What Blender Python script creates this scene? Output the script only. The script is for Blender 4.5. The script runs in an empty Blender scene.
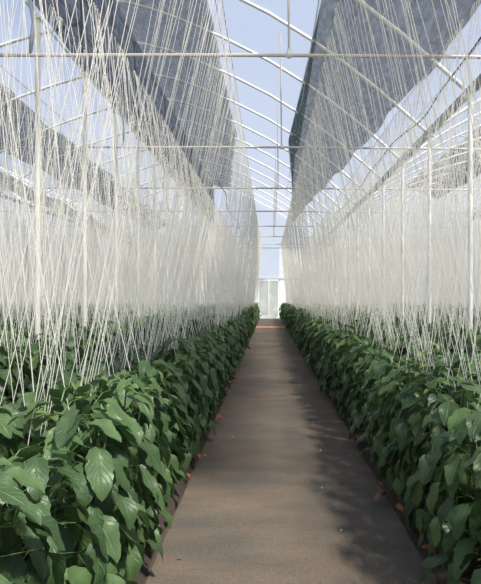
import bpy, bmesh, math, random
import numpy as np
from mathutils import Vector, Matrix
random.seed(7); rng = np.random.default_rng(7)
sc = bpy.context.scene
COL = sc.collection
H = 1.5                       # eye height; frame coordinates below are given above the eye
R = math.radians

# ------------------------------------------------------------------ materials
def mat(name):
    m = bpy.data.materials.new(name); m.use_nodes = True
    nt = m.node_tree; nt.nodes.clear()
    out = nt.nodes.new('ShaderNodeOutputMaterial')
    return m, nt, out
def nd(nt, t, **kw):
    n = nt.nodes.new(t)
    for k, v in kw.items():
        if k.startswith('i_'):
            n.inputs[k[2:].replace('_', ' ')].default_value = v
        else: setattr(n, k, v)
    return n
def principled(name, col, rough=.5, metal=0., noise=0., nscale=20., bump=0., spec=.5):
    m, nt, out = mat(name); L = nt.links.new
    b = nd(nt, 'ShaderNodeBsdfPrincipled'); b.inputs['Roughness'].default_value = rough
    b.inputs['Metallic'].default_value = metal; b.inputs['Specular IOR Level'].default_value = spec
    tc = nd(nt, 'ShaderNodeTexCoord'); nz = nd(nt, 'ShaderNodeTexNoise'); nz.inputs['Scale'].default_value = nscale
    nz.inputs['Detail'].default_value = 5
    L(tc.outputs['Object'], nz.inputs['Vector'])
    mx = nd(nt, 'ShaderNodeMix', data_type='RGBA')
    mx.inputs['A'].default_value = tuple(max(0, c*(1-noise)) for c in col)+(1,)
    mx.inputs['B'].default_value = tuple(min(1, c*(1+noise)) for c in col)+(1,)
    L(nz.outputs['Fac'], mx.inputs['Factor']); L(mx.outputs['Result'], b.inputs['Base Color'])
    if bump:
        bp = nd(nt, 'ShaderNodeBump'); bp.inputs['Strength'].default_value = bump; bp.inputs['Distance'].default_value = .01
        L(nz.outputs['Fac'], bp.inputs['Height']); L(bp.outputs['Normal'], b.inputs['Normal'])
    L(b.outputs[0], out.inputs[0]); return m

def leaf_material():
    m, nt, out = mat('pepper_leaf'); L = nt.links.new
    uv = nd(nt, 'ShaderNodeUVMap', uv_map='UVMap'); sp = nd(nt, 'ShaderNodeSeparateXYZ'); L(uv.outputs[0], sp.inputs[0])
    def M(op, a, b=None, clamp=False):
        n = nd(nt, 'ShaderNodeMath', operation=op, use_clamp=clamp)
        for i, v in enumerate((a, b)):
            if v is None: continue
            if isinstance(v, (int, float)): n.inputs[i].default_value = v
            else: L(v, n.inputs[i])
        return n.outputs[0]
    au = M('ABSOLUTE', M('SUBTRACT', sp.outputs['X'], .5))                  # 0 at the midrib, .5 at the edge
    v = sp.outputs['Y']
    mid = M('SUBTRACT', 1., M('MULTIPLY', au, 22.), True)
    ph = M('FRACT', M('ADD', M('SUBTRACT', M('MULTIPLY', v, 7.), M('MULTIPLY', au, 4.5)), 5.))
    side = M('MULTIPLY', M('SUBTRACT', 1., M('MULTIPLY', M('ABSOLUTE', M('SUBTRACT', ph, .5)), 9.), True), .6)
    vein = M('MAXIMUM', mid, side)
    at = nd(nt, 'ShaderNodeAttribute', attribute_name='tone', attribute_type='GEOMETRY')
    ra = nd(nt, 'ShaderNodeValToRGB'); L(at.outputs['Fac'], ra.inputs[0])
    e = ra.color_ramp.elements
    e[0].position = 0; e[0].color = (.028, .055, .020, 1)
    e[1].position = 1; e[1].color = (.26, .38, .095, 1)
    x = e.new(.45); x.color = (.062, .115, .042, 1); x = e.new(.75); x.color = (.108, .18, .062, 1)
    tc = nd(nt, 'ShaderNodeTexCoord'); nz = nd(nt, 'ShaderNodeTexNoise'); nz.inputs['Scale'].default_value = 16
    L(tc.outputs['Object'], nz.inputs['Vector'])
    hs = nd(nt, 'ShaderNodeHueSaturation'); L(ra.outputs[0], hs.inputs['Color'])
    L(M('ADD', .7, M('MULTIPLY', nz.outputs['Fac'], .6)), hs.inputs['Value'])
    mx = nd(nt, 'ShaderNodeMix', data_type='RGBA'); L(M('MULTIPLY', vein, .38), mx.inputs['Factor'])
    L(hs.outputs[0], mx.inputs['A']); mx.inputs['B'].default_value = (.17, .29, .10, 1)
    b = nd(nt, 'ShaderNodeBsdfPrincipled'); b.inputs['Roughness'].default_value = .42; b.inputs['Specular IOR Level'].default_value = .45
    L(mx.outputs['Result'], b.inputs['Base Color'])
    bp = nd(nt, 'ShaderNodeBump'); bp.inputs['Strength'].default_value = .55; bp.inputs['Distance'].default_value = .004; bp.invert = True
    nz2 = nd(nt, 'ShaderNodeTexNoise'); nz2.inputs['Scale'].default_value = 55; L(tc.outputs['Object'], nz2.inputs['Vector'])
    L(M('ADD', vein, M('MULTIPLY', nz2.outputs['Fac'], .6)), bp.inputs['Height']); L(bp.outputs['Normal'], b.inputs['Normal'])
    tr = nd(nt, 'ShaderNodeBsdfTranslucent'); h2 = nd(nt, 'ShaderNodeHueSaturation'); h2.inputs['Value'].default_value = 1.6
    L(mx.outputs['Result'], h2.inputs['Color']); L(h2.outputs[0], tr.inputs['Color'])
    ms = nd(nt, 'ShaderNodeMixShader'); ms.inputs[0].default_value = .2
    L(b.outputs[0], ms.inputs[1]); L(tr.outputs[0], ms.inputs[2]); L(ms.outputs[0], out.inputs[0])
    return m

def sheer(name, col, trans, transl=.5, weave=None, rough=1.):
    """partly see-through sheet: transparent + translucent + diffuse"""
    m, nt, out = mat(name); L = nt.links.new
    d = nd(nt, 'ShaderNodeBsdfDiffuse'); d.inputs[0].default_value = col+(1,)
    t = nd(nt, 'ShaderNodeBsdfTranslucent'); t.inputs[0].default_value = col+(1,)
    a = nd(nt, 'ShaderNodeMixShader'); a.inputs[0].default_value = transl; L(d.outputs[0], a.inputs[1]); L(t.outputs[0], a.inputs[2])
    tp = nd(nt, 'ShaderNodeBsdfTransparent')
    b = nd(nt, 'ShaderNodeMixShader'); b.inputs[0].default_value = 1-trans
    L(tp.outputs[0], b.inputs[1]); L(a.outputs[0], b.inputs[2])
    if weave:
        tc = nd(nt, 'ShaderNodeTexCoord'); nz = nd(nt, 'ShaderNodeTexNoise'); nz.inputs['Scale'].default_value = weave; nz.inputs['Detail'].default_value = 6
        mp = nd(nt, 'ShaderNodeMapping'); mp.inputs['Scale'].default_value = (1, .35, 1)
        L(tc.outputs['Object'], mp.inputs[0]); L(mp.outputs[0], nz.inputs['Vector'])
        mr = nd(nt, 'ShaderNodeMapRange'); mr.inputs['From Min'].default_value = .3; mr.inputs['From Max'].default_value = .7
        mr.inputs['To Min'].default_value = max(0, 1-trans-.13); mr.inputs['To Max'].default_value = min(1, 1-trans+.13)
        L(nz.outputs['Fac'], mr.inputs[0]); L(mr.outputs[0], b.inputs[0])
    L(b.outputs[0], out.inputs[0]); return m

def path_material():
    m, nt, out = mat('woven_ground_cloth'); L = nt.links.new
    tc = nd(nt, 'ShaderNodeTexCoord')
    def noise(scale, sx, sy, det=5):
        mp = nd(nt, 'ShaderNodeMapping'); mp.inputs['Scale'].default_value = (sx, sy, 1)
        n = nd(nt, 'ShaderNodeTexNoise'); n.inputs['Scale'].default_value = scale; n.inputs['Detail'].default_value = det
        L(tc.outputs['Object'], mp.inputs[0]); L(mp.outputs[0], n.inputs['Vector']); return n.outputs['Fac']
    big = noise(1.1, 1., .9, 6); streak = noise(2.2, .8, 2.6, 6); fine = noise(70, 1, 1, 3)
    r1 = nd(nt, 'ShaderNodeValToRGB'); L(big, r1.inputs[0]); e = r1.color_ramp.elements
    e[0].position = .32; e[0].color = (.128, .115, .098, 1); e[1].position = .68; e[1].color = (.195, .155, .115, 1)
    r2 = nd(nt, 'ShaderNodeValToRGB'); L(streak, r2.inputs[0]); e = r2.color_ramp.elements
    e[0].position = .33; e[0].color = (.82, .83, .85, 1); e[1].position = .62; e[1].color = (1.06, 1., .95, 1)
    r3 = nd(nt, 'ShaderNodeValToRGB'); L(fine, r3.inputs[0]); e = r3.color_ramp.elements
    e[0].position = .3; e[0].color = (.8, .8, .8, 1); e[1].position = .7; e[1].color = (1.15, 1.15, 1.15, 1)
    a = nd(nt, 'ShaderNodeMix', data_type='RGBA', blend_type='MULTIPLY'); a.inputs['Factor'].default_value = 1
    L(r1.outputs[0], a.inputs['A']); L(r2.outputs[0], a.inputs['B'])
    c = nd(nt, 'ShaderNodeMix', data_type='RGBA', blend_type='MULTIPLY'); c.inputs['Factor'].default_value = 1
    L(a.outputs['Result'], c.inputs['A']); L(r3.outputs[0], c.inputs['B'])
    b = nd(nt, 'ShaderNodeBsdfPrincipled'); b.inputs['Roughness'].default_value = .85; b.inputs['Specular IOR Level'].default_value = .2
    L(c.outputs['Result'], b.inputs['Base Color'])
    wv = nd(nt, 'ShaderNodeTexWave'); wv.inputs['Scale'].default_value = 45; wv.bands_direction = 'X'; L(tc.outputs['Object'], wv.inputs[0])
    bp = nd(nt, 'ShaderNodeBump'); bp.inputs['Strength'].default_value = .25; bp.inputs['Distance'].default_value = .004
    L(wv.outputs['Fac'], bp.inputs['Height']); bp2 = nd(nt, 'ShaderNodeBump'); bp2.inputs['Strength'].default_value = .35; bp2.inputs['Distance'].default_value = .03
    L(streak, bp2.inputs['Height']); L(bp.outputs['Normal'], bp2.inputs['Normal']); L(bp2.outputs['Normal'], b.inputs['Normal'])
    L(b.outputs[0], out.inputs[0]); return m

LEAF = leaf_material()
STEM = principled('green_stem', (.075, .10, .035), .6, noise=.4, nscale=30)
TWINE = sheer('white_twine', (.98, .96, .90), 0., .5)
GALV = principled('galvanised_white_steel', (.80, .80, .78), .45, .1, noise=.08, nscale=6)
CREAM = principled('cream_painted_post', (.74, .72, .62), .5, .0, noise=.12, nscale=5)
WARM = principled('dull_warm_pipe', (.56, .53, .48), .5, .2, noise=.15, nscale=5)
WIRE = principled('steel_wire', (.42, .42, .42), .4, .5)
RUBBER = principled('black_rubber', (.03, .03, .032), .6)
SHADE = sheer('dark_shade_net', (.070, .082, .090), .17, .5, weave=14)
DENSE = sheer('dense_shade_net', (.035, .038, .04), .04, .3, weave=9)
SHADE_EDGE = sheer('green_net_edging', (.07, .13, .12), .25, .5, weave=9)
FILM = sheer('roof_film', (.85, .88, .93), .87, .5)
NETTING = sheer('white_insect_net', (.93, .93, .90), .22, .65, weave=3)
ENDNET = sheer('grey_green_end_net', (.55, .60, .55), .35, .6, weave=3)
PATH = path_material()
SOIL = principled('dark_soil', (.045, .032, .024), .95, noise=.6, nscale=25, bump=.8)
EARTH = principled('dark_aisle_earth', (.085, .065, .048), .95, noise=.5, nscale=8, bump=.5)  # dark brown earth for the whole floor, mottled by noise
DRY = principled('dry_leaf', (.30, .125, .055), .8, noise=.5, nscale=30)
PALE = principled('pale_scrap', (.62, .52, .36), .8, noise=.2)
PLANK = principled('orange_brown_wood', (.80, .42, .24), .7, noise=.25, nscale=6)
WHITEP = principled('white_door_paint', (.80, .80, .77), .5, noise=.05)
GREYP = principled('grey_steel', (.36, .40, .44), .5, .3, noise=.1)

# ------------------------------------------------------------------ helpers
def tag(o, label, cat, group=None, kind=None):
    if label: o['label'] = label
    if cat: o['category'] = cat
    if group: o['group'] = group
    if kind: o['kind'] = kind
    return o
def mesh_obj(name, V, F, m, parent=None, smooth=False):
    me = bpy.data.meshes.new(name); me.from_pydata([tuple(v) for v in V], [], F); me.update()
    me.materials.append(m)
    if smooth: me.polygons.foreach_set('use_smooth', [True]*len(me.polygons))
    o = bpy.data.objects.new(name, me); COL.objects.link(o); o.parent = parent
    return o
class MB:
    def __init__(s): s.V = []; s.F = []
    def box(s, c, d, rz=0):
        n = len(s.V); cx, cy, cz = c; ca, sa = math.cos(rz), math.sin(rz)
        for z in (-.5, .5):
            for x, y in ((-.5, -.5), (.5, -.5), (.5, .5), (-.5, .5)):
                px, py = x*d[0], y*d[1]
                s.V.append((cx+px*ca-py*sa, cy+px*sa+py*ca, cz+z*d[2]))
        s.F += [tuple(n+i for i in f) for f in ((0, 3, 2, 1), (4, 5, 6, 7), (0, 1, 5, 4), (1, 2, 6, 5), (2, 3, 7, 6), (3, 0, 4, 7))]
        return s
    def tube(s, pts, r, k=8, cap=True):
        pts = [Vector(p) for p in pts]; n0 = len(s.V)
        rs = r if isinstance(r, (list, tuple)) else [r]*len(pts)
        up = None
        for i, p in enumerate(pts):
            t = (pts[min(i+1, len(pts)-1)]-pts[max(i-1, 0)]).normalized()
            if up is None or abs(up.dot(t)) > .95: up = Vector((0, 1, 0)) if abs(t.y) < .8 else Vector((0, 0, 1))
            a = t.cross(up).normalized(); b = t.cross(a).normalized()
            for j in range(k):
                an = 2*math.pi*j/k
                s.V.append(tuple(p+(a*math.cos(an)+b*math.sin(an))*rs[i]))
        for i in range(len(pts)-1):
            for j in range(k):
                s.F.append((n0+i*k+j, n0+i*k+(j+1) % k, n0+(i+1)*k+(j+1) % k, n0+(i+1)*k+j))
        if cap:
            s.F.append(tuple(n0+j for j in range(k))[::-1]); e = n0+(len(pts)-1)*k
            s.F.append(tuple(e+j for j in range(k)))
        return s
    def ball(s, c, r, seg=10, ring=6, sz=1.):
        n = len(s.V)
        for i in range(ring+1):
            th = math.pi*i/ring
            for j in range(seg):
                ph = 2*math.pi*j/seg
                s.V.append((c[0]+r*math.sin(th)*math.cos(ph), c[1]+r*math.sin(th)*math.sin(ph), c[2]+sz*r*math.cos(th)))
        for i in range(ring):
            for j in range(seg):
                s.F.append((n+i*seg+j, n+i*seg+(j+1) % seg, n+(i+1)*seg+(j+1) % seg, n+(i+1)*seg+j))
        return s
    def build(s, name, m, parent=None, smooth=False): return mesh_obj(name, s.V, s.F, m, parent, smooth)
def empty(name, loc, rz=0):
    o = bpy.data.objects.new(name, None); COL.objects.link(o); o.location = loc; o.rotation_euler = (0, 0, rz)
    o.empty_display_size = .1; return o
ORD = ['nearest', 'second', 'third', 'fourth', 'fifth', 'sixth', 'seventh', 'eighth', 'ninth', 'tenth', 'eleventh', 'twelfth', 'thirteenth', 'fourteenth', 'fifteenth', 'sixteenth']

# ------------------------------------------------------------------ foliage
def leaf_arrays(base, head, Ln, Wd, pitch, curl, fold, roll, tone, nu, nv, rnd):
    """one leaf as a grid; base point, heading angle, starting pitch (down +), curl over its length"""
    v = np.linspace(0, 1, nv+1); u = np.linspace(-1, 1, nu+1)
    prof = (v**.62)*((1-v)**.85); prof = prof/prof.max(); prof[0] = .03; prof[-1] = .0
    ang = pitch+curl*v
    ds = Ln/nv
    px = np.concatenate([[0], np.cumsum(np.cos((ang[1:]+ang[:-1])/2)*ds)])
    pz = -np.concatenate([[0], np.cumsum(np.sin((ang[1:]+ang[:-1])/2)*ds)])
    U, VV = np.meshgrid(u, v)
    w = prof[:, None]*Wd*.5*U
    if nv > 4: w = w*(1+.05*((np.arange(nv+1) % 2)[:, None]*2-1)*(np.abs(U) > .9))
    lift = fold*np.abs(w)+.010*np.sin(VV*9+rnd*6)*np.abs(U)*prof[:, None]*(Ln/.18)
    nx, nz = np.sin(ang)[:, None], np.cos(ang)[:, None]
    X = px[:, None]+lift*nx; Z = pz[:, None]+lift*nz; Y = w
    cr, sr = math.cos(roll), math.sin(roll)
    Y2 = Y*cr-(lift*0)*sr; Z2 = Z+Y*sr; Y = Y2; Z = Z2
    ch, sh = math.cos(head), math.sin(head)
    P = np.stack([base[0]+X*ch-Y*sh, base[1]+X*sh+Y*ch, base[2]+Z], -1).reshape(-1, 3)
    UV = np.stack([(U+1)/2, VV], -1).reshape(-1, 2)
    idx = np.arange((nv+1)*(nu+1)).reshape(nv+1, nu+1)
    F = np.stack([idx[:-1, :-1], idx[:-1, 1:], idx[1:, 1:], idx[1:, :-1]], -1).reshape(-1, 4)
    return P, UV, F, np.full(len(P), tone)
def join(parts):
    Ps, Us, Fs, Ts = [], [], [], []; n = 0
    for P, U, F, T in parts:
        Ps.append(P); Us.append(U); Fs.append(F+n); Ts.append(T); n += len(P)
    return np.concatenate(Ps), np.concatenate(Us), np.concatenate(Fs), np.concatenate(Ts)
def leaf_mesh(name, arr):
    P, U, F, T = arr
    me = bpy.data.meshes.new(name)
    me.vertices.add(len(P)); me.vertices.foreach_set('co', P.astype(np.float32).ravel())
    me.loops.add(len(F)*4); me.loops.foreach_set('vertex_index', F.astype(np.int32).ravel())
    me.polygons.add(len(F)); me.polygons.foreach_set('loop_start', np.arange(0, len(F)*4, 4, dtype=np.int32))
    me.polygons.foreach_set('loop_total', np.full(len(F), 4, dtype=np.int32))
    me.polygons.foreach_set('use_smooth', np.ones(len(F), dtype=bool))
    uv = me.uv_layers.new(name='UVMap'); uv.data.foreach_set('uv', U[F.ravel()].astype(np.float32).ravel())
    a = me.attributes.new('tone', 'FLOAT', 'POINT'); a.data.foreach_set('value', T.astype(np.float32))
    me.update(calc_edges=True); me.validate(); me.materials.append(LEAF)
    return me
def plant_arrays(seed, n, nu, nv, scale=1.):
    g = random.Random(seed); parts = []; stems = MB()
    forks = []
    stems.tube([(0, 0, 0), (.01, 0, .14), (0, .01, .24)], [.011, .010, .009], 6)
    for k in range(3):
        a = k*2.1+g.uniform(-.4, .4); rr = g.uniform(.09, .16)
        tip = (rr*math.cos(a), rr*math.sin(a), g.uniform(.78, .93))
        stems.tube([(0, .01, .23), (rr*.55*math.cos(a), rr*.55*math.sin(a), .45), tip], [.008, .006, .004], 5)
        forks.append((a, rr, tip))
    for i in range(n):
        t = (i+.5)/n
        z = .15+.80*t+g.uniform(-.04, .04)
        phi = i*2.39996+g.uniform(-.5, .5)
        env = .30*(1-.50*max(0, (z-.60)/.35)**1.4)*(.78+.22*min(1, z/.35))
        r = env*(.35+.65*math.sqrt(g.random()))
        Ln = g.uniform(.15, .235)*scale
        tone = .45+g.uniform(-.33, .25)
        pitch = R(g.uniform(5, 32) if z > .78 else g.uniform(25, 62)); curl = R(g.uniform(25, 65))
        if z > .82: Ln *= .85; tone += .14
        Wd = Ln*g.uniform(.44, .54)
        base = (r*math.cos(phi)*.75, r*math.sin(phi)*.75, z)
        head = phi+g.uniform(-.6, .6)
        parts.append(leaf_arrays(base, head, Ln, Wd, pitch, curl, g.uniform(.12, .4), g.uniform(-.35, .35), min(1, max(0, tone)), nu, nv, g.random()))
        if nv > 4:   # petiole: a narrow strip joined to the leaf
            a, rr, tip = forks[i % 3]
            s = (.5*rr*math.cos(a), .5*rr*math.sin(a), z-.05)
            b = np.array(base); s = np.array(s); d = np.array([-math.sin(phi), math.cos(phi), 0])*.0025
            mid = (b+s)/2+np.array([0, 0, .02])
            P = np.array([s-d, s+d, mid-d, mid+d, b-d, b+d]); U = np.full((6, 2), .5); F = np.array([[0, 1, 3, 2], [2, 3, 5, 4]])
            parts.append((P, U, F, np.full(6, .8)))
    for a, rr, tip in forks:                 # bright young shoots on top
        for k in range(3):
            h = g.uniform(0, 6.28)
            parts.append(leaf_arrays((tip[0], tip[1], tip[2]+.02), h, g.uniform(.06, .10), g.uniform(.028, .045), R(g.uniform(-45, 5)), R(45), .35, 0, g.uniform(.62, .88), nu, nv, g.random()))
    return join(parts), stems

NVAR = 9
VAR = []; STM = []
for i in range(NVAR):
    arr, st = plant_arrays(100+i, 84, 4, 12)
    VAR.append(leaf_mesh('foliage', arr))
    me = bpy.data.meshes.new('stem'); me.from_pydata(st.V, [], st.F); me.materials.append(STEM); me.update(); STM.append(me)
LOW = [plant_arrays(200+i, 40, 2, 3, 1.15)[0] for i in range(7)]

# beds: centre X, first Y, last Y
BEDS = [(-1.13, 'left bed along the central path'), (1.36, 'right bed along the central path')]
xl = -1.13; xr = 1.36
side_beds = []
for k in range(1, 10):
    side_beds.append((-1.13-1.62*k)); side_beds.append((1.36+1.62*k))
Y0, Y1 = .62, 30.6
plants = []       # (x, y, bed index)
beds = [-1.13, 1.36]+side_beds
for bi, c in enumerate(beds):
    if c < -16 or c > 15: continue
    y = Y0 if bi < 2 else max(1.2, abs(c)*520/330-1.5)
    while y < Y1:
        for s in (-1, 1):
            plants.append((c+(0 if bi == 0 else .01-.007*y if bi == 1 else 0)+s*.27+random.uniform(-.04, .04), y+random.uniform(-.06, .06)+(.19 if s > 0 else 0), bi))
        y += .37
def seen_size(p):
    x, y, bi = p
    pxl = 272+520*x/max(y, .3)
    if pxl < -60 or pxl > 541: return 0
    inner = 1.0 if bi < 2 else .55            # rows behind the first bed are mostly hidden
    return inner/max(y, .5)
order = sorted(plants, key=seen_size, reverse=True)
indiv = order[:300]; rest = [p for p in order[300:] if seen_size(p) > 0 or True]
indiv.sort(key=lambda p: (p[2], p[1]))
side_names = {}
def bed_name(bi):
    c = beds[bi]
    if bi == 0: return 'left bed edging the central path'
    if bi == 1: return 'right bed edging the central path'
    k = round(abs(c-(-1.13 if c < 0 else 1.36))/1.62)
    return ['', 'second', 'third', 'fourth', 'fifth', 'sixth', 'seventh', 'eighth', 'ninth', 'tenth'][k]+' bed to the '+('left' if c < 0 else 'right')+' of the path'
count = {}
for p in indiv:
    x, y, bi = p
    side = 'path' if (bi == 0 and x > beds[0]) or (bi == 1 and x < beds[1]) else 'outer'
    key = (bi, side); n = count.get(key, 0); count[key] = n+1
    root = empty('pepper_plant', (x, y, .06), random.uniform(0, 6.28))
    s = random.uniform(.92, 1.06); root.scale = (s, s, s*random.uniform(.95, 1.04))
    if bi < 2:
        edge = 'path edge' if side == 'path' else 'outer line'
        if n < 16: lab = '%s leafy pepper plant from the front on the %s of the %s' % (ORD[n], edge, 'left bed' if bi == 0 else 'right bed')
        elif y < 16: lab = 'leafy pepper plant midway down the %s of the %s bed beside the path' % (edge, 'left' if bi == 0 else 'right')
        else: lab = 'small distant pepper plant at the far end, %s of %s bed beside path' % (edge, 'left' if bi == 0 else 'right')
    else:
        lab = 'dark leafy pepper plant in the '+bed_name(bi)
    tag(root, lab, 'plant', 'pepper plants in the '+bed_name(bi))
    v = random.randrange(NVAR)
    f = bpy.data.objects.new('foliage', VAR[v]); COL.objects.link(f); f.parent = root
    if y < 13:
        t = bpy.data.objects.new('stem', STM[v]); COL.objects.link(t); t.parent = root
parts = []
for (x, y, bi) in rest:
    P, U, F, T = LOW[random.randrange(7)]
    a = random.uniform(0, 6.28); s = random.uniform(.93, 1.07); ca, sa = math.cos(a), math.sin(a)
    Q = np.stack([(P[:, 0]*ca-P[:, 1]*sa)*s+x, (P[:, 0]*sa+P[:, 1]*ca)*s+y, P[:, 2]*s+.06], -1)
    parts.append((Q, U, F, T))
o = bpy.data.objects.new('pepper_plants_beyond', leaf_mesh('pepper_plants_beyond', join(parts))); COL.objects.link(o)
o.name = 'pepper_crop'
tag(o, 'dense dark green pepper crop filling the beds farther away under the strings', 'crop', kind='stuff')

# ------------------------------------------------------------------ ground
def plane(name, x0, x1, y0, y1, z, m, **k):
    return mesh_obj(name, [(x0, y0, z), (x1, y0, z), (x1, y1, z), (x0, y1, z)], [(0, 1, 2, 3)], m)
f = plane('floor', -24, 24, -4, 33, 0, EARTH); f['kind'] = 'structure'
f = MB().box((.11, 14.4, .006), (1.50, 36.8, .012)).build('floor_path', PATH); f['kind'] = 'structure'; f.name = 'trim_1'
tag(f, 'brown dusty woven ground cloth covering the central path', None)
for bi, c in enumerate(beds):      # raised soil ridge under each bed
    V = []; F = []; ny = 90
    prof = [(-.50, 0), (-.44, .05), (-.3, .085), (0, .095), (.3, .085), (.44, .05), (.50, 0)]
    if bi < 2: prof = [(a*.96, b) for a, b in prof]
    ya = -1.0 if bi < 2 else 0
    for j in range(ny+1):
        y = ya+(31-ya)*j/ny
        for (px, pz) in prof:
            V.append((c+px+random.uniform(-.018, .018), y, max(.0, pz+random.uniform(-.012, .012)) if pz else -.002))
    n = len(prof)
    for j in range(ny):
        for i in range(n-1): F.append((j*n+i, j*n+i+1, (j+1)*n+i+1, (j+1)*n+i))
    o = mesh_obj('soil_bed', V, F, SOIL, smooth=True)
    tag(o, 'raised dark soil ridge under the '+bed_name(bi), 'soil bed', 'soil beds')

# ------------------------------------------------------------------ twine
def strand(a, b, r, k=3, wob=.0):
    a = Vector(a); b = Vector(b)
    pts = [a]+([a.lerp(b, .5)+Vector((random.uniform(-wob, wob), random.uniform(-wob, wob), 0))] if wob else [])+[b]
    return pts
strings = []
for bi, c in enumerate(beds):
    if c < -16 or c > 15: continue
    if bi == 0: wires = (-.46, -1.72)
    elif bi == 1: wires = (.66, 2.0)
    else: wires = (c-.6, c+.6)
    ya = 2.3 if bi < 2 else max(3.0, abs(c)*520/330)
    dens = (.098 if bi < 2 else .118)
    for wi, wx in enumerate(wires):
        y = ya
        while y < 30.6:
            inner = (bi == 0 and wi == 0) or (bi == 1 and wi == 0)
            for q in range(2):
                if y < 5 and random.random() < (.35 if bi < 2 else .1): continue
                px = c+(.27 if wx > c else -.27)*random.choice((1, 1, 1, -.6))+random.uniform(-.14, .14)
                if inner and y < 7: px = c+random.uniform(-.3, .1)*(1 if c < 0 else -1)
                zb = random.uniform(.66, .92)
                yb = y+random.uniform(-.08, .08)
                sl = .17 if bi < 2 else .26; yt = yb+random.uniform(-sl, sl)+(.08 if q else -.08)
                strings.append(((px, yb, zb), (wx+random.uniform(-.01, .01), yt, 4.34), bi))
            y += dens*random.uniform(.8, 1.2)
def ssize(s):
    (x, y, z) = s[0]; q = 272+520*x/y
    return -1 if (q < -20 or q > 501) else 1/y
strings.sort(key=ssize, reverse=True)
NI = 300
for s in strings[:NI]:
    mb = MB(); a, b, bi = s
    mb.tube(strand(a, b, .003, wob=.012), .0019, 4, False)
    # loop tied on the wire
    mb.ball((b[0], b[1], b[2]), .007, 5, 3)
    o = mb.build('twine_string', TWINE)
    depth = 'front' if a[1] < 4.5 else 'middle'
    tag(o, 'white twine over the %s stretch of the %s' % (depth, bed_name(bi)), 'string', 'white twines over the '+bed_name(bi))
mb = MB()
for s in strings[NI:]:
    a, b, bi = s
    r = .0023 if a[1] < 12 else .0030
    mb.tube(strand(a, b, r), r, 3, False)
o = mb.build('twine_curtain', TWINE)
tag(o, 'hazy mass of thin white support twines hanging over the farther beds', 'strings', kind='stuff')
# overhead wires that carry the twine
for bi, c in enumerate(beds):
    if c < -16 or c > 15: continue
    wires = (-.46, -1.72) if bi == 0 else (.66, 2.0) if bi == 1 else (c-.6, c+.6)
    for wi, wx in enumerate(wires):
        o = MB().tube([(wx, -1, 4.35), (wx, 15, 4.345), (wx, 32.9, 4.35)], .004, 5).build('support_wire', WIRE)
        tag(o, 'taut overhead wire, %s of two, over the %s' % ('left' if wx < c else 'right', bed_name(bi)), 'wire', 'overhead support wires')

# ------------------------------------------------------------------ greenhouse frame
BIG = [(3.03, 3.03), (2.55, 3.46), (2.0, 3.93), (1.4, 4.40), (.8, 4.82), (0, 5.32), (-1.07, 5.86), (-2.1, 6.30), (-2.8, 6.54), (-3.6, 6.74)]
SML = [(-3.6, 5.14), (-4.15, 4.99), (-4.9, 4.78), (-5.7, 4.50), (-6.5, 4.15), (-7.2, 3.78), (-7.8, 3.40), (-8.3, 3.03)]
W = 11.33
def z(h): return h+H
def zs(prof, y, dx=0, dz=0): return [(x+dx, y, z(h)+dz) for x, h in prof]
ys = [1.85+2*k for k in range(16)]      # 1.85 ... 29.85
bays = [(-W, 'left bay'), (0, 'central bay'), (W, 'right bay')]
for dx, bn in bays:
    for k, y in enumerate(ys):
        w = '%s' % (ORD[k]) if k else 'nearest'
        if dx == 0 or dx > 0 or True:
            o = MB().tube(zs(BIG, y, dx), .034, 8).build('roof_arch', GALV, smooth=True)
            tag(o, 'white steel roof arch, %s of those curving down to the right over the %s' % (w, bn), 'roof arch', 'long roof arches of the '+bn)
        o = MB().tube(zs(SML, y, dx), .030, 8).build('vent_arch', GALV, smooth=True)
        tag(o, 'short white roof arch, %s of those sloping down left beside the %s' % (w, bn), 'roof arch', 'short roof arches left of the '+bn)
# posts
for k, y in enumerate(ys):
    def post(x, top, r, m, lab, grp):
        mb = MB().tube([(x, y, 0), (x, y, z(top))], r, 10)
        mb.box((x, y, .01), (.16, .16, .02)).box((x, y, z(top)), (.12, .14, .03))
        o = mb.build('steel_post', m); tag(o, lab, 'post', grp)
    post(3.03, 3.0, .036, GALV, 'white steel gutter post, %s from the front in the row right of the path' % ORD[k], 'gutter posts right of the path')
    post(-3.5, 4.16, .040, CREAM, 'cream steel post, %s from the front in the row left of the path' % ORD[k], 'cream posts left of the path')
    if k % 2 == 0:
        post(-8.3, 3.0, .036, GALV, 'steel post, %s from the front in the outer left row' % ORD[k//2], 'outer left posts')
        post(7.83, 4.16, .036, GALV, 'steel post, %s from the front in the outer right row' % ORD[k//2], 'outer right posts')
        post(14.36, 3.0, .036, GALV, 'steel post, %s from the front in the row at the far right' % ORD[k//2], 'far right posts')
    # upright at the vent between low and high roof
    o = MB().tube([(-3.55, y, z(4.16)), (-3.6, y, z(6.74))], .02, 6).build('vent_upright', GREYP)
    tag(o, 'thin upright in the roof vent opening above the left posts, %s from the front' % ORD[k], 'upright', 'vent uprights')
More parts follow.
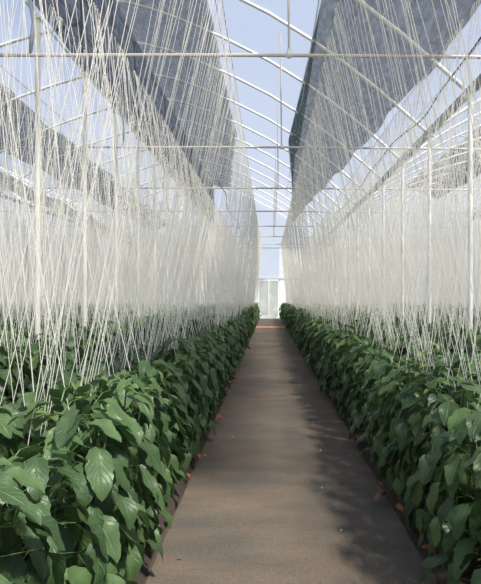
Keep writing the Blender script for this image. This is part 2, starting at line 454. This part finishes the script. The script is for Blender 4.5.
# tie pipes, hangers, clamps
n = 0
for k, y in enumerate(ys):
    if k % 2: continue
    y += .55 if k else 0.5
    d = y
    o = MB().tube([(-15.5, y, z(2.95)), (0, y, z(2.945)), (14.4, y, z(2.82))], .022, 8).build('tie_pipe', WARM)
    tag(o, 'horizontal tie pipe spanning the greenhouse, %s from the front' % ORD[n], 'pipe', 'horizontal tie pipes')
    o = empty('roof_hanger', (.24, y, z(2.95)))
    MB().tube([(0, 0, 0), (-.02, 0, 5.22-2.95)], .014, 8).build('rod', WARM, o)
    MB().ball((0, 0, 0), .045, 12, 8).box((0, 0, .04), (.05, .05, .05)).build('clamp', WHITEP, o, True)
    tag(o, 'slim vertical hanger rod with white clamp on the %s tie pipe' % (ORD[n]), 'rod', 'hanger rods')
    o = MB().tube([(-2.95, y, z(2.95)), (-2.90, y, z(3.35)), (-3.02, y, z(4.0)), (-3.2, y, z(4.9)), (-3.35, y, z(6.6))], .026, 8).build('roof_brace', GREYP, smooth=True)
    tag(o, 'dark curved brace rising from the left end of the %s tie pipe' % ORD[n], 'brace', 'dark roof braces')
    n += 1
# gutters and purlins along the house
def along(name, x, h, mb, m, lab, cat, grp=None):
    o = mb.build(name, m); tag(o, lab, cat, grp); return o
def gutter(x, h, lab):
    V = []; F = []; pr = [(-.07, .08), (-.045, 0), (.045, 0), (.07, .08), (.063, .08), (.04, .01), (-.04, .01), (-.063, .08)]
    for y in (-1, 32.9):
        for a, b in pr: V.append((x+a, y, z(h)+b))
    for i in range(8): F.append((i, (i+1) % 8, 8+(i+1) % 8, 8+i))
    F.append(tuple(range(8))[::-1]); F.append(tuple(range(8, 16)))
    o = mesh_obj('roof_gutter', V, F, GREYP); tag(o, lab, 'gutter', 'roof gutters')
gutter(3.03, 3.02, 'grey metal gutter above the posts right of the path')
gutter(-8.3, 3.02, 'grey metal gutter above the outer left posts')
gutter(14.36, 3.02, 'grey metal gutter above the far right posts')
pl = 0
for dx, bn in bays:
    for x, h, nm in ((-1.07, 5.83, 'upper'), (.8, 4.79, 'middle'), (-3.6, 6.70, 'ridge'), (-3.6, 5.10, 'vent sill'), (-5.7, 4.46, 'low left')):
        o = MB().tube([(x+dx, -1, z(h)-.03), (x+dx, 32.9, z(h)-.03)], .009, 6).build('roof_purlin', GALV)
        tag(o, 'thin lengthwise %s purlin under the roof of the %s' % (nm, bn), 'purlin', 'roof purlins')
o = MB().tube([(-3.5, -1, z(4.2)), (-3.5, 32.9, z(4.2))], .02, 6).build('roof_purlin', GALV)
tag(o, 'lengthwise rail along the tops of the cream posts', 'purlin')
# roof film (structure)
def sheet(name, prof, y0, y1, m, ny=1, dz=0, kind=None):
    V = []; F = []
    for j in range(ny+1):
        y = y0+(y1-y0)*j/ny
        for x, h in prof: V.append((x, y, z(h)+dz))
    n = len(prof)
    for j in range(ny):
        for i in range(n-1): F.append((j*n+i, j*n+i+1, (j+1)*n+i+1, (j+1)*n+i))
    o = mesh_obj(name, V, F, m, smooth=True)
    if kind: o['kind'] = kind
    return o
for dx, bn in bays:
    sheet('ceiling', [(x+dx, h) for x, h in BIG], -1, 33, FILM, dz=.05, kind='structure')
    sheet('ceiling', [(x+dx, h) for x, h in SML], -1, 33, FILM, dz=.05, kind='structure')

# ------------------------------------------------------------------ shade nets
def bigh(x, dx=0):
    P = sorted(BIG); xs = [p[0] for p in P]; hs = [p[1] for p in P]; return float(np.interp(x-dx, xs, hs))
def smlh(x, dx=0):
    P = sorted(SML); return float(np.interp(x-dx, [p[0] for p in P], [p[1] for p in P]))
def net(name, rows, m, lab):
    V = []; F = []; n = len(rows[0])
    for r in rows: V += r
    for j in range(len(rows)-1):
        for i in range(n-1): F.append((j*n+i, j*n+i+1, (j+1)*n+i+1, (j+1)*n+i))
    o = mesh_obj(name, V, F, m, smooth=True); tag(o, lab, 'shade net'); return o
def ip(y, pts):
    return float(np.interp(y, [p[0] for p in pts], [p[1] for p in pts]))
YS = np.linspace(1, 32.4, 60)
def wob(y, a=.03): return a*math.sin(y*1.7)+a*.6*math.sin(y*3.9+1)
# right-hand net, lying on the long arches; tapers toward the far end
rows = []
for y in YS:
    xi = ip(y, [(0, 1.0), (6, .93), (12, .78), (17, .62), (22, .95), (32.4, 1.42)])
    xo = ip(y, [(0, 2.62), (7, 2.60), (15, 2.27), (24, 1.8), (32.4, 1.47)])+wob(y)
    xo = max(xo, xi+.02)
    rows.append([(xi+(xo-xi)*t, y, z(bigh(xi+(xo-xi)*t))+.12) for t in np.linspace(0, 1, 9)])
net('shade_net', rows, SHADE, 'large dark blue-grey shade net over the roof right of the central gap')
rows = []
for y in np.linspace(9, 23, 24):
    xi = ip(y, [(0, 1.0), (6, .93), (12, .78), (17, .62), (22, .95), (32.4, 1.42)])
    w = .22*max(0, 1-abs(y-16)/7.)
    rows.append([(xi-.005, y, z(bigh(xi))+.05), (xi+w*.6, y, z(bigh(xi))-.05-w*.8), (xi+w*1.1, y, z(bigh(xi+w))-.05-w*1.1)])
net('net_fold', rows, SHADE_EDGE, 'greenish folded edge strip hanging along the inner edge of the right shade net')
# left-hand net: over the long arches and down the vent opening
rows = []
for y in YS:
    xi = ip(y, [(0, -1.3), (20, -1.25), (24, -1.7), (32.4, -2.45)])+wob(y, .02)
    lo = ip(y, [(0, 4.2), (24, 4.2), (32.4, 4.35)])
    r = [(xi+(-3.60-xi)*t, y, z(bigh(max(-3.6, xi+(-3.60-xi)*t)))+.12) for t in np.linspace(0, 1, 8)]
    rows.append(r)
net('shade_net', rows, SHADE, 'large dark shade net over the roof left of the central gap')
rows = []
for y in YS:
    lo = ip(y, [(0, 4.75), (7.4, 4.3), (9.5, 4.2), (24, 4.2), (32.4, 4.35)])
    rows.append([(-3.47, y, z(6.62+(lo-6.62)*t)) for t in (0, .1, .4, .7, 1)])
net('vent_net', rows, SHADE, 'dark net hung upright over the roof vent above the cream posts')
# outer left nets on the short roof
for (a, b, lab) in (((-5.85, -5.95), (-7.2, -7.1), 'upper dark shade net strip on the low left roof'), ((-7.72, -7.72), (-8.2, -8.2), 'narrow lower dark shade net strip near the outer left gutter')):
    rows = []
    for y in YS:
        x0 = a[0]+wob(y, .05)-max(0, (y-12))*.02; x1 = b[0]+wob(y+3, .03)
        rows.append([(x0+(x1-x0)*t, y, z(smlh(x0+(x1-x0)*t))+.12) for t in np.linspace(0, 1, 5)])
    net('shade_net', rows, SHADE, lab)
# right neighbour bay nets
for (a, b, lab) in ((8.4, 10.4, 'dark shade net strip over the right-hand bay roof'), (12.15, 12.6, 'narrow dark shade net strip low on the right-hand bay roof')):
    rows = []
    for y in YS:
        x0 = a+wob(y, .06)-max(0, y-16)*.0; x1 = b+wob(y+3, .04)
        rows.append([(x0+(x1-x0)*t, y, z(bigh(x0+(x1-x0)*t, W))+.12) for t in np.linspace(0, 1, 5)])
    net('shade_net', rows, DENSE, lab)

# ------------------------------------------------------------------ cables
def cable(name, x, h, lab, amp, y0=1.5, y1=30, ph=0):
    pts = []
    yy = y0
    while yy <= y1:
        pts.append((x+amp*math.sin(yy*.9+ph)+amp*.5*math.sin(yy*2.3), yy, z(h)+amp*.8*math.sin(yy*1.25+1+ph)-.5*amp*abs(math.sin(yy*math.pi/4)))); yy += .22
    o = MB().tube(pts, .012, 6).build(name, RUBBER, smooth=True); tag(o, lab, 'cable')
cable('black_cable', 2.50, 3.02, 'wavy black cable running lengthwise under the roof beside the right gutter', .06)
cable('black_cable', -1.25, 2.72, 'slack black cable hanging lengthwise left of the central gap, far down', .05, 12, 30, 2)
cable('black_cable', 9.3, 3.9, 'thin slack black cable far off in the right-hand bay', .07, 6, 30, 1)

# ------------------------------------------------------------------ end wall, side walls, door
def struct(o): o['kind'] = 'structure'; return o
EY = 33.0
struct(mesh_obj('wall_far', [(-24, EY, 0), (-.62, EY, 0), (-.62, EY, 4.4), (-24, EY, 4.4), (.62, EY, 0), (24, EY, 0), (24, EY, 4.4), (.62, EY, 4.4)], [(0, 1, 2, 3), (4, 5, 6, 7)], NETTING))
struct(mesh_obj('wall_far_upper', [(-.62, EY, 2.5), (.62, EY, 2.5), (.62, EY, 4.4), (24, EY, 4.4), (24, EY, 8.2), (-24, EY, 8.2), (-24, EY, 4.4), (-.62, EY, 4.4)], [(0, 1, 2, 7), (7, 2, 3, 4, 5, 6)], FILM)).name = 'wall_upper'
for x, nm in ((-19.6, 'wall_left'), (18.5, 'wall_right')):
    struct(mesh_obj(nm, [(x, -1, 0), (x, EY, 0), (x, EY, 4.6), (x, -1, 4.6)], [(0, 1, 2, 3)], NETTING))
struct(MB().box((0, EY, 2.48), (48, .06, .07)).build('trim_2', GREYP))
struct(MB().box((0, EY, z(2.95)), (48, .05, .05)).build('trim_3', GREYP))
d = struct(MB().box((-.72, EY-.03, 1.24), (.07, .07, 2.48)).box((.62, EY-.03, 1.24), (.07, .07, 2.48)).box((-.05, EY-.03, 2.42), (1.4, .07, .08)).build('door_1', WHITEP))
for sx in (-1, 1):
    l = MB().box((-.05+sx*.315, EY-.03, 1.2), (.56, .02, 2.3)).build('door_panel', ENDNET, d)
MB().box((-.05, EY-.06, 1.22), (.085, .06, 2.40)).build('door_stile', WHITEP, d)
o = MB().box((-.05, EY-.55, .09), (.95, .3, .18)).build('door_step', WHITEP); tag(o, 'low white block step at the foot of the far door', 'step')
mb = MB(); mb.box((.08, 23.3, .035), (1.46, .13, .07)); o = mb.build('path_plank', PLANK)
tag(o, 'orange-brown wooden plank lying across the far end of the path', 'plank')
bm = bmesh.new(); bm.from_mesh(o.data); bmesh.ops.bevel(bm, geom=bm.edges[:], offset=.01, segments=2, affect='EDGES'); bm.to_mesh(o.data); bm.free()

# ------------------------------------------------------------------ dry leaves and scraps on the ground
def dry_leaf(x, y, s, m, name, lab, cat, grp, zz=.02):
    P, U, F, T = leaf_arrays((0, 0, 0), 0, s, s*.5, R(-20), R(60), .9, .3, .5, 4, 6, random.random())
    o = mesh_obj(name, [tuple(p) for p in P], [tuple(int(i) for i in q) for q in F], m, smooth=True)
    o.location = (x, y, zz+.01); o.rotation_euler = (random.uniform(-.3, .3), random.uniform(-.3, .1), random.uniform(0, 6.28))
    tag(o, lab, cat, grp)
for i in range(22):
    y = 2.7+i*.47+random.uniform(-.15, .15)
    dry_leaf(-.655+random.uniform(-.05, .05), y, random.uniform(.07, .13), DRY, 'dry_leaf', 'curled rust-brown dry leaf at the foot of the left bed', 'dry leaf', 'dry leaves along the left bed', .055)
    dry_leaf(.875+random.uniform(-.05, .05), y+.2, random.uniform(.07, .13), DRY, 'dry_leaf', 'curled rust-brown dry leaf at the foot of the right bed', 'dry leaf', 'dry leaves along the right bed', .055)
for (px, py) in ((236, 436), (206, 454), (324, 488), (345, 529), (217, 474), (323, 450), (184, 560)):
    yy = H*520/(py-292); xx = (px-272)*yy/520
    dry_leaf(xx, yy, .028, PALE, 'leaf_scrap', 'tiny pale scrap of leaf lying on the brown path cloth', 'leaf scrap', 'pale scraps on the path', .004)

# ------------------------------------------------------------------ sky, sun, camera
w = bpy.data.worlds.new('sky'); sc.world = w; w.use_nodes = True; nt = w.node_tree; nt.nodes.clear(); L = nt.links.new
out = nt.nodes.new('ShaderNodeOutputWorld'); bg = nt.nodes.new('ShaderNodeBackground')
tc = nt.nodes.new('ShaderNodeTexCoord'); sp = nt.nodes.new('ShaderNodeSeparateXYZ'); L(tc.outputs['Generated'], sp.inputs[0])
ra = nt.nodes.new('ShaderNodeValToRGB'); L(sp.outputs['Z'], ra.inputs[0]); e = ra.color_ramp.elements
e[0].position = 0; e[0].color = (1.6, 1.55, 1.45, 1)
e[1].position = 1; e[1].color = (.50, .60, .84, 1)
x = e.new(.018); x.color = (1.0, 1.0, .98, 1); x = e.new(.04); x.color = (.66, .74, .88, 1); x = e.new(.16); x.color = (.62, .70, .86, 1); x = e.new(.45); x.color = (.50, .59, .80, 1)
L(ra.outputs[0], bg.inputs[0]); bg.inputs[1].default_value = 1.0; L(bg.outputs[0], out.inputs[0])
ld = bpy.data.lights.new('sun', 'SUN'); ld.energy = 6.5; ld.angle = R(6); ld.color = (1, .965, .90)
lo = bpy.data.objects.new('sun', ld); COL.objects.link(lo)
sd = Vector((.56, -.60, 1)).normalized(); lo.rotation_euler = sd.to_track_quat('Z', 'Y').to_euler(); lo.location = (5, -5, 20)
cd = bpy.data.cameras.new('camera'); co = bpy.data.objects.new('camera', cd); COL.objects.link(co); sc.camera = co
co.location = (0, 0, H); co.rotation_euler = (R(90), 0, 0)
cd.sensor_width = 36; cd.lens = 36*520/584; cd.shift_x = -29/584; cd.shift_y = 2.5/584; cd.clip_start = .05; cd.clip_end = 300
sc.view_settings.view_transform = 'Standard'; sc.view_settings.look = 'None'; sc.view_settings.exposure = 0
sc.cycles.transparent_max_bounces = 32; sc.cycles.max_bounces = 8
